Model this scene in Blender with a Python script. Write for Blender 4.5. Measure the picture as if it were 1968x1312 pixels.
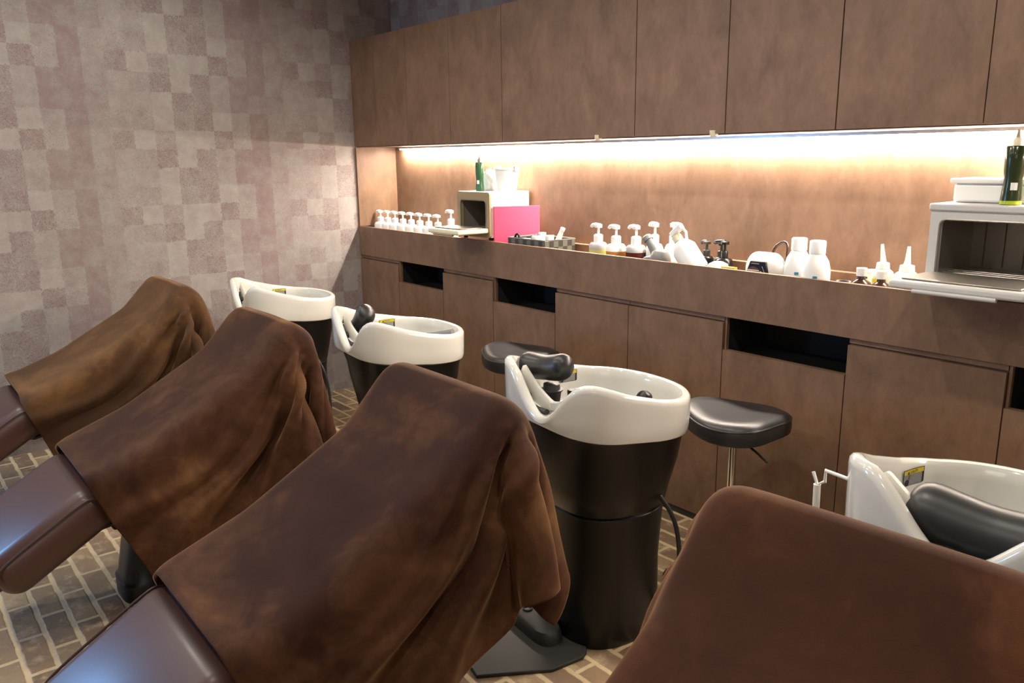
import bpy, bmesh, math, random
import numpy as np
from mathutils import Vector, Matrix
S = bpy.context.scene
for o in list(bpy.data.objects): bpy.data.objects.remove(o)
COL = S.collection
PI = math.pi
rad = math.radians

# ------------------------------------------------------------------ camera
# world: left wall x=0, cabinet fronts y=0 (room is y<0), floor z=0
CAM = Vector((4.643, -2.5, 1.46))
psi, pit, rol = rad(51.1), rad(12.84), rad(.68)
f = Vector((-math.sin(psi)*math.cos(pit), math.cos(psi)*math.cos(pit), -math.sin(pit)))
rt = Vector((math.cos(psi), math.sin(psi), 0)); dn = f.cross(rt)
r2 = rt*math.cos(rol)+dn*math.sin(rol); d2 = dn*math.cos(rol)-rt*math.sin(rol)
cd = bpy.data.cameras.new('camera'); cam = bpy.data.objects.new('camera', cd); COL.objects.link(cam)
M = Matrix((r2, -d2, -f)).transposed().to_4x4(); M.translation = CAM
cam.matrix_world = M
cd.sensor_fit = 'HORIZONTAL'; cd.sensor_width = 36.0; cd.lens = 1550.0/1968*36; cd.clip_start = .02
S.camera = cam
# ------------------------------------------------------------------ world, exposure
w = bpy.data.worlds.new('world'); S.world = w; w.use_nodes = True
w.node_tree.nodes['Background'].inputs[0].default_value = (1, .95, .9, 1)
w.node_tree.nodes['Background'].inputs[1].default_value = .02
vs = S.view_settings; S.display_settings.display_device = 'sRGB'
vs.view_transform = 'Standard'; vs.look = 'None'; vs.gamma = 1; vs.exposure = 0.0; vs.use_curve_mapping = False
# ------------------------------------------------------------------ lamps
def spot(loc, power, col=(1, .93, .82), size=168, aim=None, r=.035, blend=.6):
    l = bpy.data.lights.new('downlight_lamp', 'SPOT'); l.energy = power; l.color = col
    l.spot_size = rad(size); l.spot_blend = blend; l.shadow_soft_size = r
    o = bpy.data.objects.new('downlight_lamp', l); o.location = loc; COL.objects.link(o)
    if aim: o.rotation_euler = (Vector(aim)-Vector(loc)).to_track_quat('-Z', 'Y').to_euler()
    return o
LAMPS = [(.9, -1.3), (2.0, -1.3), (3.1, -1.3), (4.3, -1.3), (.35, -2.75), (1.6, -2.75), (2.9, -2.75), (4.2, -3.1)]
LP = [33, 40, 50, 42, 44, 36, 26, 24]
for (x, y), p in zip(LAMPS, LP): spot((x, y, 2.66), p)
def area(loc, aim, sx, sy, power, col):
    l = bpy.data.lights.new('window_and_fill', 'AREA'); l.shape = 'RECTANGLE'; l.size = sx; l.size_y = sy
    l.energy = power; l.color = col
    o = bpy.data.objects.new('window_and_fill', l); o.location = loc; COL.objects.link(o)
    o.rotation_euler = (Vector(aim)-Vector(loc)).to_track_quat('-Z', 'Y').to_euler(); return o
area((.12, -3.75, 1.4), (2.9, -2.3, .45), .5, .55, 34, (.22, .52, 1.0))
area((5.8, -4.6, 2.3), (2.6, -1.0, 1.4), 1.6, 1.0, 13, (1, .92, .82))  # added unseen warm fill for the cabinet fronts

# ------------------------------------------------------------------ materials
def mat(name, col=(.5, .5, .5), rough=.5, metal=0., **kw):
    m = bpy.data.materials.new(name); m.use_nodes = True
    b = m.node_tree.nodes['Principled BSDF']
    b.inputs['Base Color'].default_value = (*col, 1); b.inputs['Roughness'].default_value = rough
    b.inputs['Metallic'].default_value = metal
    for k, v in kw.items(): b.inputs[k.replace('_', ' ')].default_value = v
    return m
class NT:
    def __init__(s, m): s.m = m; s.t = m.node_tree; s.b = s.t.nodes['Principled BSDF']
    def n(s, typ, **kw):
        nd = s.t.nodes.new(typ)
        for k, v in kw.items(): setattr(nd, k, v)
        return nd
    def set(s, sock, v):
        if hasattr(v, 'is_linked') or hasattr(v, 'links'): s.t.links.new(v, sock)
        else: sock.default_value = v
    def math(s, op, a, b=None, c=None):
        nd = s.n('ShaderNodeMath', operation=op); s.set(nd.inputs[0], a)
        if b is not None: s.set(nd.inputs[1], b)
        if c is not None: s.set(nd.inputs[2], c)
        return nd.outputs[0]
    def pos(s, obj=False):
        if obj: return s.n('ShaderNodeTexCoord').outputs['Object']
        return s.n('ShaderNodeNewGeometry').outputs['Position']
    def mapv(s, v, scale=(1, 1, 1), loc=(0, 0, 0)):
        nd = s.n('ShaderNodeMapping'); s.set(nd.inputs[0], v); nd.inputs['Scale'].default_value = scale
        nd.inputs['Location'].default_value = loc; return nd.outputs[0]
    def noise(s, v, sc, det=4, rough=.5, dist=0):
        nd = s.n('ShaderNodeTexNoise'); s.set(nd.inputs['Vector'], v); nd.inputs['Scale'].default_value = sc
        nd.inputs['Detail'].default_value = det; nd.inputs['Roughness'].default_value = rough
        nd.inputs['Distortion'].default_value = dist; return nd.outputs[0]
    def ramp(s, f_, stops, interp='LINEAR'):
        nd = s.n('ShaderNodeValToRGB'); cr = nd.color_ramp; cr.interpolation = interp
        while len(cr.elements) < len(stops): cr.elements.new(.5)
        for e, (p, c) in zip(cr.elements, stops):
            e.position = p; e.color = (*c, 1) if len(c) == 3 else c
        s.set(nd.inputs[0], f_); return nd.outputs[0]
    def mix(s, fac, a, b, blend='MIX'):
        nd = s.n('ShaderNodeMix', data_type='RGBA', blend_type=blend)
        s.set(nd.inputs[0], fac)
        for i, v in ((6, a), (7, b)):
            if isinstance(v, tuple): nd.inputs[i].default_value = (*v, 1) if len(v) == 3 else v
            else: s.t.links.new(v, nd.inputs[i])
        return nd.outputs[2]
    def bump(s, h, strength=.3, dist=.01):
        nd = s.n('ShaderNodeBump'); nd.inputs['Strength'].default_value = strength; nd.inputs['Distance'].default_value = dist
        s.set(nd.inputs['Height'], h); s.t.links.new(nd.outputs[0], s.b.inputs['Normal'])
    def color(s, v): s.t.links.new(v, s.b.inputs['Base Color'])
def lin(r, g, b): 
    return tuple(((c/255+.055)/1.055)**2.4 if c > 10 else c/255/12.92 for c in (r, g, b))

# brown rusty laminate of all the cabinet fronts
def laminate(name, k=1.0):
    m = mat(name, (.1, .06, .04), .55); N = NT(m); p = N.pos()
    a = N.noise(N.mapv(p, (1, 1, .55)), 8, 8, .66, .4)
    b = N.noise(N.mapv(p, (1, 1, .45)), 42, 6, .72, .3)
    c = N.noise(p, 2.2, 3)
    s_ = N.math('ADD', N.math('MULTIPLY', a, .6), N.math('ADD', N.math('MULTIPLY', b, .25), N.math('MULTIPLY', c, .15)))
    A = [tuple(x*k for x in q) for q in (lin(88, 64, 47), lin(112, 84, 63), lin(124, 95, 73), lin(140, 108, 82))]
    N.color(N.ramp(s_, [(.30, A[0]), (.46, A[1]), (.57, A[2]), (.74, A[3])]))
    N.bump(b, .08, .002)
    return m
LAM = laminate('brown_laminate')
# wallpaper: woven looking patchwork, one 9 x 4 patch repeat, 0.945 x 0.395 m
def wallpaper(name, ax, off):
    m = mat(name, (.4, .35, .32), .62); N = NT(m); p = N.pos()
    sp = N.n('ShaderNodeSeparateXYZ'); N.set(sp.inputs[0], p)
    H = sp.outputs[ax]; Z = sp.outputs[2]
    wob = N.noise(p, 60, 3)
    wz = N.math('MULTIPLY', N.math('SUBTRACT', wob, .5), .03)
    cu = N.math('DIVIDE', N.math('ADD', N.math('ADD', H, off), wz), .105)
    cv = N.math('DIVIDE', N.math('ADD', N.math('SUBTRACT', 2.017+.0985*4*3, Z), wz), .0985)
    ci = N.math('FLOOR', N.math('MODULO', cu, 9)); ri = N.math('FLOOR', N.math('MODULO', cv, 4))
    L, Mi, ML, D, P, PM = .92, .52, .7, .2, .05, .35
    T = [[D, ML, P, Mi, D+.1, L, Mi, L, L-.08],
         [ML, P+.1, P, Mi, ML, Mi, D, L, D+.12],
         [ML-.05, P, PM-.1, PM, ML, ML, L, D+.12, PM],
         [L, ML-.2, P, Mi, ML, Mi, L, Mi, D+.05]]
    SP = [[1, .6, .3, .3, .8, .0, .7, .1, 0], [.3, .3, .2, .4, .3, .6, 1, 0, .9],
          [.3, .2, .3, .3, .3, .3, 0, 1, .8], [0, .3, .3, .4, .5, .6, .1, .8, 1]]
    u = N.math('DIVIDE', N.math('ADD', ci, .5), 9)
    def pick(TB):
        rows = [N.ramp(u, [(k/9, (q, q, q)) for k, q in enumerate(row)], 'CONSTANT') for row in TB]
        v = rows[0]
        for k in (1, 2, 3): v = N.mix(N.math('GREATER_THAN', ri, k-.5), v, rows[k])
        return v
    val = pick(T); spk = pick(SP)
    soft = N.noise(p, 14, 5, .65)
    big = N.noise(p, 1.3, 2)
    v = N.math('ADD', val, N.math('MULTIPLY', N.math('SUBTRACT', soft, .5), 1.9))
    v = N.math('ADD', v, N.math('MULTIPLY', N.math('SUBTRACT', big, .5), .5))
    v = N.math('MULTIPLY_ADD', N.math('SUBTRACT', v, .5), .46, .5)
    base = N.ramp(v, [(0., lin(132, 112, 112)), (.25, lin(144, 127, 126)), (.5, lin(156, 147, 144)), (.72, lin(166, 160, 156)), (1., lin(180, 175, 168))])
    fine = N.noise(p, 130, 4, .65, 1.8)
    fm = N.ramp(fine, [(.40, (1, 1, 1)), (.50, (0, 0, 0))])
    base = N.mix(N.math('MULTIPLY', N.math('MULTIPLY', fm, N.math('ADD', N.math('MULTIPLY', spk, .8), .25)), .62), base, lin(98, 80, 78))
    gl = N.ramp(N.noise(p, 110, 2, .6, 2.), [(.62, (0, 0, 0)), (.69, (1, 1, 1))])
    base = N.mix(N.math('MULTIPLY', gl, N.math('ADD', N.math('MULTIPLY', spk, .35), .08)), base, lin(226, 212, 205))
    N.color(base)
    N.bump(N.noise(p, 190, 4, .7, 1.2), .35, .003)
    return m
WPL = wallpaper('wallpaper_left', 1, 1.811+.945*3)
WPB = wallpaper('wallpaper_back', 0, .945*3)
# floor: worn brick pavers in sandy mortar
FL = mat('brick_pavers', (.3, .2, .15), .6); N = NT(FL); p = N.pos()
wv = N.n('ShaderNodeVectorMath', operation='ADD'); N.set(wv.inputs[0], p)
nz = N.n('ShaderNodeTexNoise'); N.set(nz.inputs['Vector'], p); nz.inputs['Scale'].default_value = 17; nz.inputs['Detail'].default_value = 3
sc = N.n('ShaderNodeVectorMath', operation='SCALE'); N.set(sc.inputs[0], nz.outputs[1]); sc.inputs['Scale'].default_value = .011
N.set(wv.inputs[1], sc.outputs[0])
br = N.n('ShaderNodeTexBrick'); N.set(br.inputs['Vector'], wv.outputs[0]); br.offset = .5
br.inputs['Scale'].default_value = 1; br.inputs['Brick Width'].default_value = .225; br.inputs['Row Height'].default_value = .082
br.inputs['Mortar Size'].default_value = .011; br.inputs['Mortar Smooth'].default_value = .5; br.inputs['Bias'].default_value = 0
br.inputs['Color1'].default_value = (0, 0, 0, 1); br.inputs['Color2'].default_value = (1, 1, 1, 1); br.inputs['Mortar'].default_value = (.5, .5, .5, 1)
tone = N.ramp(br.outputs[0], [(0, lin(88, 68, 58)), (.3, lin(124, 98, 80)), (.55, lin(156, 128, 98)), (.8, lin(112, 97, 82)), (1, lin(182, 154, 116))])
tone = N.mix(N.math('MULTIPLY', N.noise(p, 22, 6, .7), .6), tone, lin(170, 142, 104))
mort = N.mix(N.noise(p, 30, 4), lin(196, 168, 124), lin(228, 206, 166))
wear = N.ramp(N.noise(p, 13, 5, .7), [(.52, (0, 0, 0)), (.66, (1, 1, 1))])
N.color(N.mix(N.math('MAXIMUM', br.outputs[1], N.math('MULTIPLY', wear, .55)), tone, mort))
hh = N.math('ADD', N.math('MULTIPLY', br.outputs[1], -.6), N.math('MULTIPLY', N.noise(p, 45, 6, .7), .6))
N.bump(hh, .6, .008)
CEIL = mat('ceiling_paint', lin(200, 190, 180), .9)
WALLF = mat('plain_wall_paint', lin(190, 180, 170), .9)
CER = mat('white_ceramic', lin(226, 225, 217), .12, Coat_Weight=.6, Coat_Roughness=.03)
BLK = mat('black_gloss_plastic', (.008, .008, .008), .3, Specular_IOR_Level=.3)
BLKM = mat('black_plastic', (.02, .02, .02), .45)
RUB = mat('black_rubber_plate', (.020, .019, .015), .6)
VOID = mat('black_interior', (.006, .006, .006), .8)
VINB = mat('black_vinyl', (.022, .022, .023), .37)
def leather(name, col, rough):
    m = mat(name, col, rough, Coat_Weight=.25, Coat_Roughness=.25); N = NT(m)
    N.bump(N.noise(N.pos(True), 260, 3, .6), .12, .001)
    return m
LEA = leather('brown_leather', lin(78, 50, 44), .40)
LEAD = leather('brown_leather_side', lin(62, 40, 38), .4)
CHR = mat('chrome', (.75, .75, .75), .12, 1.)
SILV = mat('silver_plastic', (.6, .6, .58), .3, .5)
WHT = mat('white_plastic', lin(236, 236, 232), .35)
CREAM = mat('cream_plastic', lin(220, 212, 180), .4)
GREYP = mat('grey_plastic', lin(120, 120, 118), .4)
WARMG = mat('warmer_grey_shell', lin(196, 194, 190), .4)
BEIGE = mat('warmer_beige_face', lin(150, 132, 100), .45)
STEEL = mat('brushed_steel', lin(150, 144, 134), .35, .7)
DKST = mat('dark_liner', lin(120, 110, 100), .45, .1)
PINK = mat('pink_folder', lin(236, 72, 108), .4)
YEL = mat('yellow_card', lin(214, 160, 40), .5)
GRN = mat('green_bottle_glass', lin(52, 92, 60), .2)
GRND = mat('olive_bottle_glass', lin(38, 48, 22), .2)
LIME = mat('lime_liquid', lin(160, 180, 40), .2)
AMB = mat('amber_liquid', lin(176, 120, 60), .2)
WINE = mat('dark_red_liquid', lin(70, 22, 22), .2)
OLV = mat('pale_oil', lin(190, 190, 110), .2)
BRN = mat('brown_glass', lin(60, 38, 26), .2)
CLR = mat('clear_plastic', (.9, .92, .92), .1, Transmission_Weight=.6, IOR=1.3)
YLW = mat('yellow_print', lin(225, 205, 40), .5)
BLU = mat('blue_print', lin(50, 130, 170), .5)
GRYP = mat('grey_print', lin(150, 150, 148), .5)
INK = mat('black_print', (.02, .02, .02), .5)
BAG = mat('white_film', lin(240, 240, 240), .3)
LED = mat('led_strip', (1, 1, 1), .5); LED.node_tree.nodes['Principled BSDF'].inputs['Emission Color'].default_value = (1, .89, .76, 1)
LED.node_tree.nodes['Principled BSDF'].inputs['Emission Strength'].default_value = 260
LAMPM = mat('lamp_glow', (1, 1, 1), .5); LAMPM.node_tree.nodes['Principled BSDF'].inputs['Emission Color'].default_value = (1, .86, .72, 1)
LAMPM.node_tree.nodes['Principled BSDF'].inputs['Emission Strength'].default_value = 12
# plush blankets: farthest with shade painted on its sides, others with brushed nap
def velvet(name, seed):
    T_ = [lin(42, 21, 16), lin(54, 30, 21), lin(84, 54, 35), lin(122, 88, 56)] if seed > 1.5 else [lin(62, 42, 28), lin(84, 58, 36), lin(112, 80, 48), lin(136, 100, 62)]
    if seed > 3.5: T_ = [lin(50, 26, 16), lin(64, 35, 20), lin(92, 56, 32), lin(116, 76, 44)]
    m = mat(name, (.06, .03, .02), .75, Sheen_Weight=.42, Sheen_Roughness=.3, Sheen_Tint=(1., .60, .32, 1), Specular_IOR_Level=.15)
    N = NT(m); p = N.mapv(N.pos(True), (1, 1, 1), (seed*3.1, seed*1.7, seed))
    a = N.noise(p, 2.6, 4, .6, .7); b = N.noise(p, 9, 6, .7, .6)
    s_ = N.math('ADD', N.math('MULTIPLY', a, .65), N.math('MULTIPLY', b, .35))
    at_ = N.n('ShaderNodeAttribute'); at_.attribute_name = 'nap_shade'
    s_ = N.math('MULTIPLY_ADD', at_.outputs['Fac'], -.12 if seed < 1.5 else .11, s_)  # farthest blanket: sides darkened as painted shade; others: sides brushed lighter
    N.color(N.ramp(s_, [(.36, T_[0]), (.5, T_[1]), (.63, T_[2]), (.78, T_[3])]))
    N.bump(N.noise(N.mapv(N.pos(True), (1, 1, 1)), 420, 3, .7), .35, .002)
    return m

# ------------------------------------------------------------------ mesh helpers
def link(name, me, m, parent=None, smooth=True, bev=0, sub=0, seg=2):
    me.materials.append(m) if m else None
    if smooth:
        for pl in me.polygons: pl.use_smooth = True
    o = bpy.data.objects.new(name, me); COL.objects.link(o)
    if parent: o.parent = parent
    if bev:
        md = o.modifiers.new('bevel', 'BEVEL'); md.width = bev; md.segments = seg; md.limit_method = 'ANGLE'; md.angle_limit = rad(40)
    if sub:
        md = o.modifiers.new('subsurf', 'SUBSURF'); md.levels = sub; md.render_levels = sub
    return o
class MB:
    def __init__(s): s.v = []; s.f = []
    def add(s, vs, fs):
        k = len(s.v); s.v += [tuple(q) for q in vs]; s.f += [tuple(i+k for i in fc) for fc in fs]; return s
    def box(s, x0, x1, y0, y1, z0, z1, M=None):
        vs = [Vector((x, y, z)) for x in (x0, x1) for y in (y0, y1) for z in (z0, z1)]
        if M: vs = [M @ v for v in vs]
        return s.add(vs, [(0, 1, 3, 2), (4, 6, 7, 5), (0, 4, 5, 1), (2, 3, 7, 6), (0, 2, 6, 4), (1, 5, 7, 3)])
    def loft(s, rings, cap0=True, cap1=True, closed=True):
        n = len(rings[0]); vs = [q for r in rings for q in r]; fs = []
        for i in range(len(rings)-1):
            for j in range(n if closed else n-1):
                k = (j+1) % n; fs.append((i*n+j, i*n+k, (i+1)*n+k, (i+1)*n+j))
        if cap0: fs.append(tuple(range(n-1, -1, -1)))
        if cap1: fs.append(tuple((len(rings)-1)*n+j for j in range(n)))
        return s.add(vs, fs)
    def lathe(s, prof, n=24, c=(0, 0, 0), M=None, sx=1, sy=1):
        rings = []
        for r, z in prof:
            ring = [Vector((c[0]+sx*r*math.cos(2*PI*j/n), c[1]+sy*r*math.sin(2*PI*j/n), c[2]+z)) for j in range(n)]
            rings.append([M @ q for q in ring] if M else ring)
        return s.loft(rings)
    def tube(s, pts, r, n=10):
        pts = [Vector(q) for q in pts]; rings = []
        up = Vector((0, 0, 1)); prev = None
        for i, q in enumerate(pts):
            t = (pts[min(i+1, len(pts)-1)]-pts[max(i-1, 0)]).normalized()
            a = t.cross(up) if prev is None else prev-t*prev.dot(t)
            if a.length < 1e-4: a = t.cross(Vector((0, 1, 0)))
            a.normalize(); prev = a; b = t.cross(a)
            rr = r[i] if isinstance(r, (list, tuple)) else r
            rings.append([q+(a*math.cos(2*PI*j/n)+b*math.sin(2*PI*j/n))*rr for j in range(n)])
        return s.loft(rings)
    def prism(s, poly, z0, z1, M=None):
        a = [Vector((x, y, z0)) for x, y in poly]; b = [Vector((x, y, z1)) for x, y in poly]
        if M: a = [M @ q for q in a]; b = [M @ q for q in b]
        return s.loft([a, b])
    def build(s, name, m, parent=None, **kw):
        me = bpy.data.meshes.new(name); me.from_pydata(s.v, [], s.f); me.validate()
        bm = bmesh.new(); bm.from_mesh(me); bmesh.ops.recalc_face_normals(bm, faces=bm.faces); bm.to_mesh(me); bm.free()
        o = link(name, me, m, parent, **kw)
        if kw.get('smooth', True): 
            try: me.set_sharp_from_angle(angle=rad(42))
            except Exception: pass
        return o
def tag(o, label=None, cat=None, group=None, kind=None):
    if label: o['label'] = label
    if cat: o['category'] = cat
    if group: o['group'] = group
    if kind: o['kind'] = kind
    return o
def thing(name, loc, label, cat, group=None, rz=0):
    o = bpy.data.objects.new(name, None); o.empty_display_size = .05; COL.objects.link(o)
    o.location = loc; o.rotation_euler = (0, 0, rz); return tag(o, label, cat, group)
def kids(o): return [c for c in bpy.data.objects if c.parent == o]
def copy_tree(o, parent=None):
    c = o.copy(); COL.objects.link(c)
    if parent: c.parent = parent
    for ch in kids(o): copy_tree(ch, c)
    return c
def struct(name, mb, m, **kw):
    kw.setdefault('smooth', False); return tag(mb.build(name, m, None, **kw), kind='structure')
def RX(a): return Matrix.Rotation(a, 4, 'X')
def RY(a): return Matrix.Rotation(a, 4, 'Y')
def RZ(a): return Matrix.Rotation(a, 4, 'Z')
def T(*a): return Matrix.Translation(a)
def path(pts, n=6):   # Catmull-Rom
    P = [Vector(q) for q in pts]; P = [2*P[0]-P[1]]+P+[2*P[-1]-P[-2]]; out = []
    for i in range(1, len(P)-2):
        for k in range(n):
            t = k/n; a, b, c, d = P[i-1:i+3]
            out.append(.5*((2*b)+(c-a)*t+(2*a-5*b+4*c-d)*t*t+(3*b-a-3*c+d)*t**3))
    return out+[P[-2]]
def lerp_tab(tab, x):
    if x <= tab[0][0]: return tab[0][1]
    for (a, va), (b, vb) in zip(tab, tab[1:]):
        if x <= b: 
            t = (x-a)/(b-a); return va+(vb-va)*t
    return tab[-1][1]

# ------------------------------------------------------------------ the room
XR, YF, ZC = 6.4, -5.2, 2.7
struct('floor', MB().box(-.1, XR, YF, .45, -.1, 0), FL)
struct('ceiling', MB().box(-.1, XR, YF, .45, ZC, ZC+.1), CEIL)
struct('wall_left', MB().box(-.1, 0, YF, .45, 0, ZC), WPL)
struct('wall_back', MB().box(0, XR, .3, .45, 0, ZC), WPB)
struct('wall_right', MB().box(XR, XR+.1, YF, .45, 0, ZC), WALLF)
struct('wall_front', MB().box(-.1, XR, YF-.1, YF, 0, ZC), WALLF)
for x, y in LAMPS:
    t = thing('ceiling_downlight', (x, y, ZC), 'small round recessed downlight in the ceiling above the chairs', 'ceiling light', 'recessed ceiling downlights')
    MB().lathe([(.05, -.004), (.06, -.006), (.06, 0)], 24).build('trim_ring', WHT, t)
    MB().lathe([(0, -.002), (.048, -.002), (.048, 0), (0, 0)], 24).build('lamp_lens', LAMPM, t)
# ------------------------------------------------------------------ wall cabinets
UX = [.004, .282, .634, 1.052, 1.489, 2.3476, 2.7866, 3.2153, 3.659, 4.10, 4.54, 4.98]
UZ0, UZ1 = 1.537, 2.157
ulab = ['narrow brown wall cabinet tight against the patchwork wallpaper wall', 'slim brown wall cabinet, second one out from the wallpapered side wall',
        'brown wall cabinet above the left end of the pump bottle row', 'brown wall cabinet above the small open towel warmer',
        'extra wide brown wall cabinet door above the pink folder and the woven tray', 'brown wall cabinet directly above the grey spray gun and the leaning white bottle',
        'brown wall cabinet above the white hair appliance and the twin white bottles', 'brown wall cabinet above the nozzle bottles, left of the large towel warmer',
        'brown wall cabinet above the large open towel warmer, cut by the right edge', None, None]
for i, (a, b) in enumerate(zip(UX, UX[1:])):
    lb = ulab[i] or 'brown wall cabinet beyond the right edge of the photo'
    t = thing('wall_cabinet', (a, 0, UZ0), lb, 'wall cabinet', 'row of brown wall cabinets')
    MB().box(.001, b-a-.001, .022, .298, .012, UZ1-UZ0-.001).build('cabinet_body', LAM, t, smooth=False)
    g = .0022 if i in (4, 5, 6, 7) else .0012
    MB().box(g, b-a-g, 0, .019, 0, UZ1-UZ0).build('door', LAM, t, smooth=False)
tr = thing('cabinet_underside_panel', (0, 0, 0), 'long brown underside panel below the wall cabinets', 'panel')
MB().box(.004, 5.0, .02, .298, UZ0-.004, UZ0+.011).build('panel_board', LAM, tr, smooth=False)
for x, lb in ((2.132, 'tiny cream catch under the wall cabinet above the woven tray'), (2.731, 'tiny cream catch under the wall cabinet above the black chrome pump bottle')):
    o = MB().lathe([(.0, -.012), (.012, -.010), (.016, 0), (.016, .012)], 20, (x, .01, UZ0)).build('door_catch', CREAM); tag(o, lb, 'catch', 'door catches')
# led strip along the back of the niche ceiling
t = thing('led_strip_light', (0, 0, 0), 'bright white strip light hidden under the wall cabinets', 'strip light')
MB().box(.12, 5.0, .246, .282, UZ0-.016, UZ0-.005).build('aluminium_channel', SILV, t, smooth=False)
MB().box(.13, 5.0, .250, .279, UZ0-.021, UZ0-.016).build('diffuser', LED, t, smooth=False)
struct('trim_1', MB().box(.001, .0175, .002, .298, 1.0465, UZ0-.005), LAM)          # side cheek of the niche on the left wall
struct('trim_2', MB().box(.018, 5.0, .285, .2995, 1.0, UZ0-.005), LAM)      # niche back panel
# ------------------------------------------------------------------ counter
CT = 1.046
tag(MB().box(.002, 5.0, 0, .018, .865, CT).build('counter_front_board', LAM, smooth=False, bev=.0012), 'deep brown front board running the whole length of the counter', 'board')
tag(MB().box(.002, 5.0, .0185, .2845, .952, .985).build('countertop', LAM, smooth=False), 'sunken brown counter shelf that carries the bottles', 'counter')
tag(MB().box(.018, 5.0, .25, .2845, .9855, CT-.004).build('rear_ledge', LAM, smooth=False), 'low brown ledge along the back of the sunken counter', 'ledge')
# ------------------------------------------------------------------ base cabinets
BX = [(.004, .466, 0), (.466, .937, 1), (.937, 1.393, 0), (1.393, 1.870, 1), (1.870, 2.334, 0), (2.334, 2.820, 0), (2.820, 3.316, 1), (3.316, 3.800, 0), (3.800, 4.28, 1), (4.28, 4.75, 0)]
blab = ['brown base cabinet in the corner against the wallpaper wall', 'brown base cabinet with the leftmost black slot', 'plain brown base cabinet between the first two black slots from the wallpapered wall',
        'brown base cabinet with a black slot, behind the farther stool', 'plain brown base cabinet just right of the slot above the farther stool', 'plain brown base cabinet left of the widest looking black slot, behind the near basin',
        'brown base cabinet with the large black slot above the nearer stool', 'plain brown base cabinet behind the nearest basin, below the large towel warmer', 'brown base cabinet with a black slot cut by the right edge', 'plain brown base cabinet beyond the right edge']
for (a, b, h), lb in zip(BX, blab):
    t = thing('base_cabinet', (a, 0, 0), lb, 'base cabinet', 'base cabinets with black slots' if h else 'plain base cabinets')
    w_ = b-a
    if h:
        MB().box(.001, w_-.001, .026, .28, .03, .70).build('cabinet_body', LAM, t, smooth=False)
        s_ = MB(); s_.box(.001, w_-.001, .026, .28, .71, .715); s_.box(.001, w_-.001, .27, .28, .715, .94); s_.box(.001, .006, .026, .27, .715, .94); s_.box(w_-.006, w_-.001, .026, .27, .715, .94); s_.box(.001, w_-.001, .026, .28, .94, .95)
        s_.build('slot_lining', VOID, t, smooth=False)
        MB().box(.002, w_-.002, 0, .024, .03, .738).build('door', LAM, t, smooth=False)
        MB().box(.002, .010, .010, .0258, .738, .864).build('slot_edge', LAM, t, smooth=False)
    else:
        MB().box(.001, w_-.001, .022, .28, .03, .864).build('cabinet_body', LAM, t, smooth=False)
        MB().box(.002, w_-.002, 0, .020, .03, .842).build('door', LAM, t, smooth=False)
        MB().box(.0015, w_-.0015, .010, .0215, .848, .8645).build('finger_rail', LAM, t, smooth=False)
struct('baseboard_back', MB().box(.004, 4.75, .006, .05, 0, .028), BLKM)

# ------------------------------------------------------------------ basins
def outline(n=96, a=.26, yf=.24, yb=.24, nf=4.2, nb=2.2):
    P = []
    for k in range(n):
        th = 2*PI*k/n; c, s_ = math.cos(th), math.sin(th)
        e = nf if s_ < 0 else nb; b = yf if s_ < 0 else yb
        r = (abs(c)**e+abs(s_)**e)**(-1/e)
        P.append((a*r*c, b*r*s_))
    return P
RIMY = [(-.255, .864), (-.21, .862), (-.16, .846), (-.11, .828), (-.05, .812), (.0, .799), (.06, .788), (.12, .779), (.24, .773)]
def rimz(x, y):
    z = lerp_tab(RIMY, y)
    if y < -.10:
        u = min(1, abs(x-.018)/.20); s_ = (.5-.5*math.cos(PI*u))**1.05
        k = min(1, (-.10-y)/.09)
        z = z-(1-s_)*(z-.735)*k
    return z
BOTY = [(-.24, .700), (-.1, .685), (0, .672), (.24, .652)]
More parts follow.
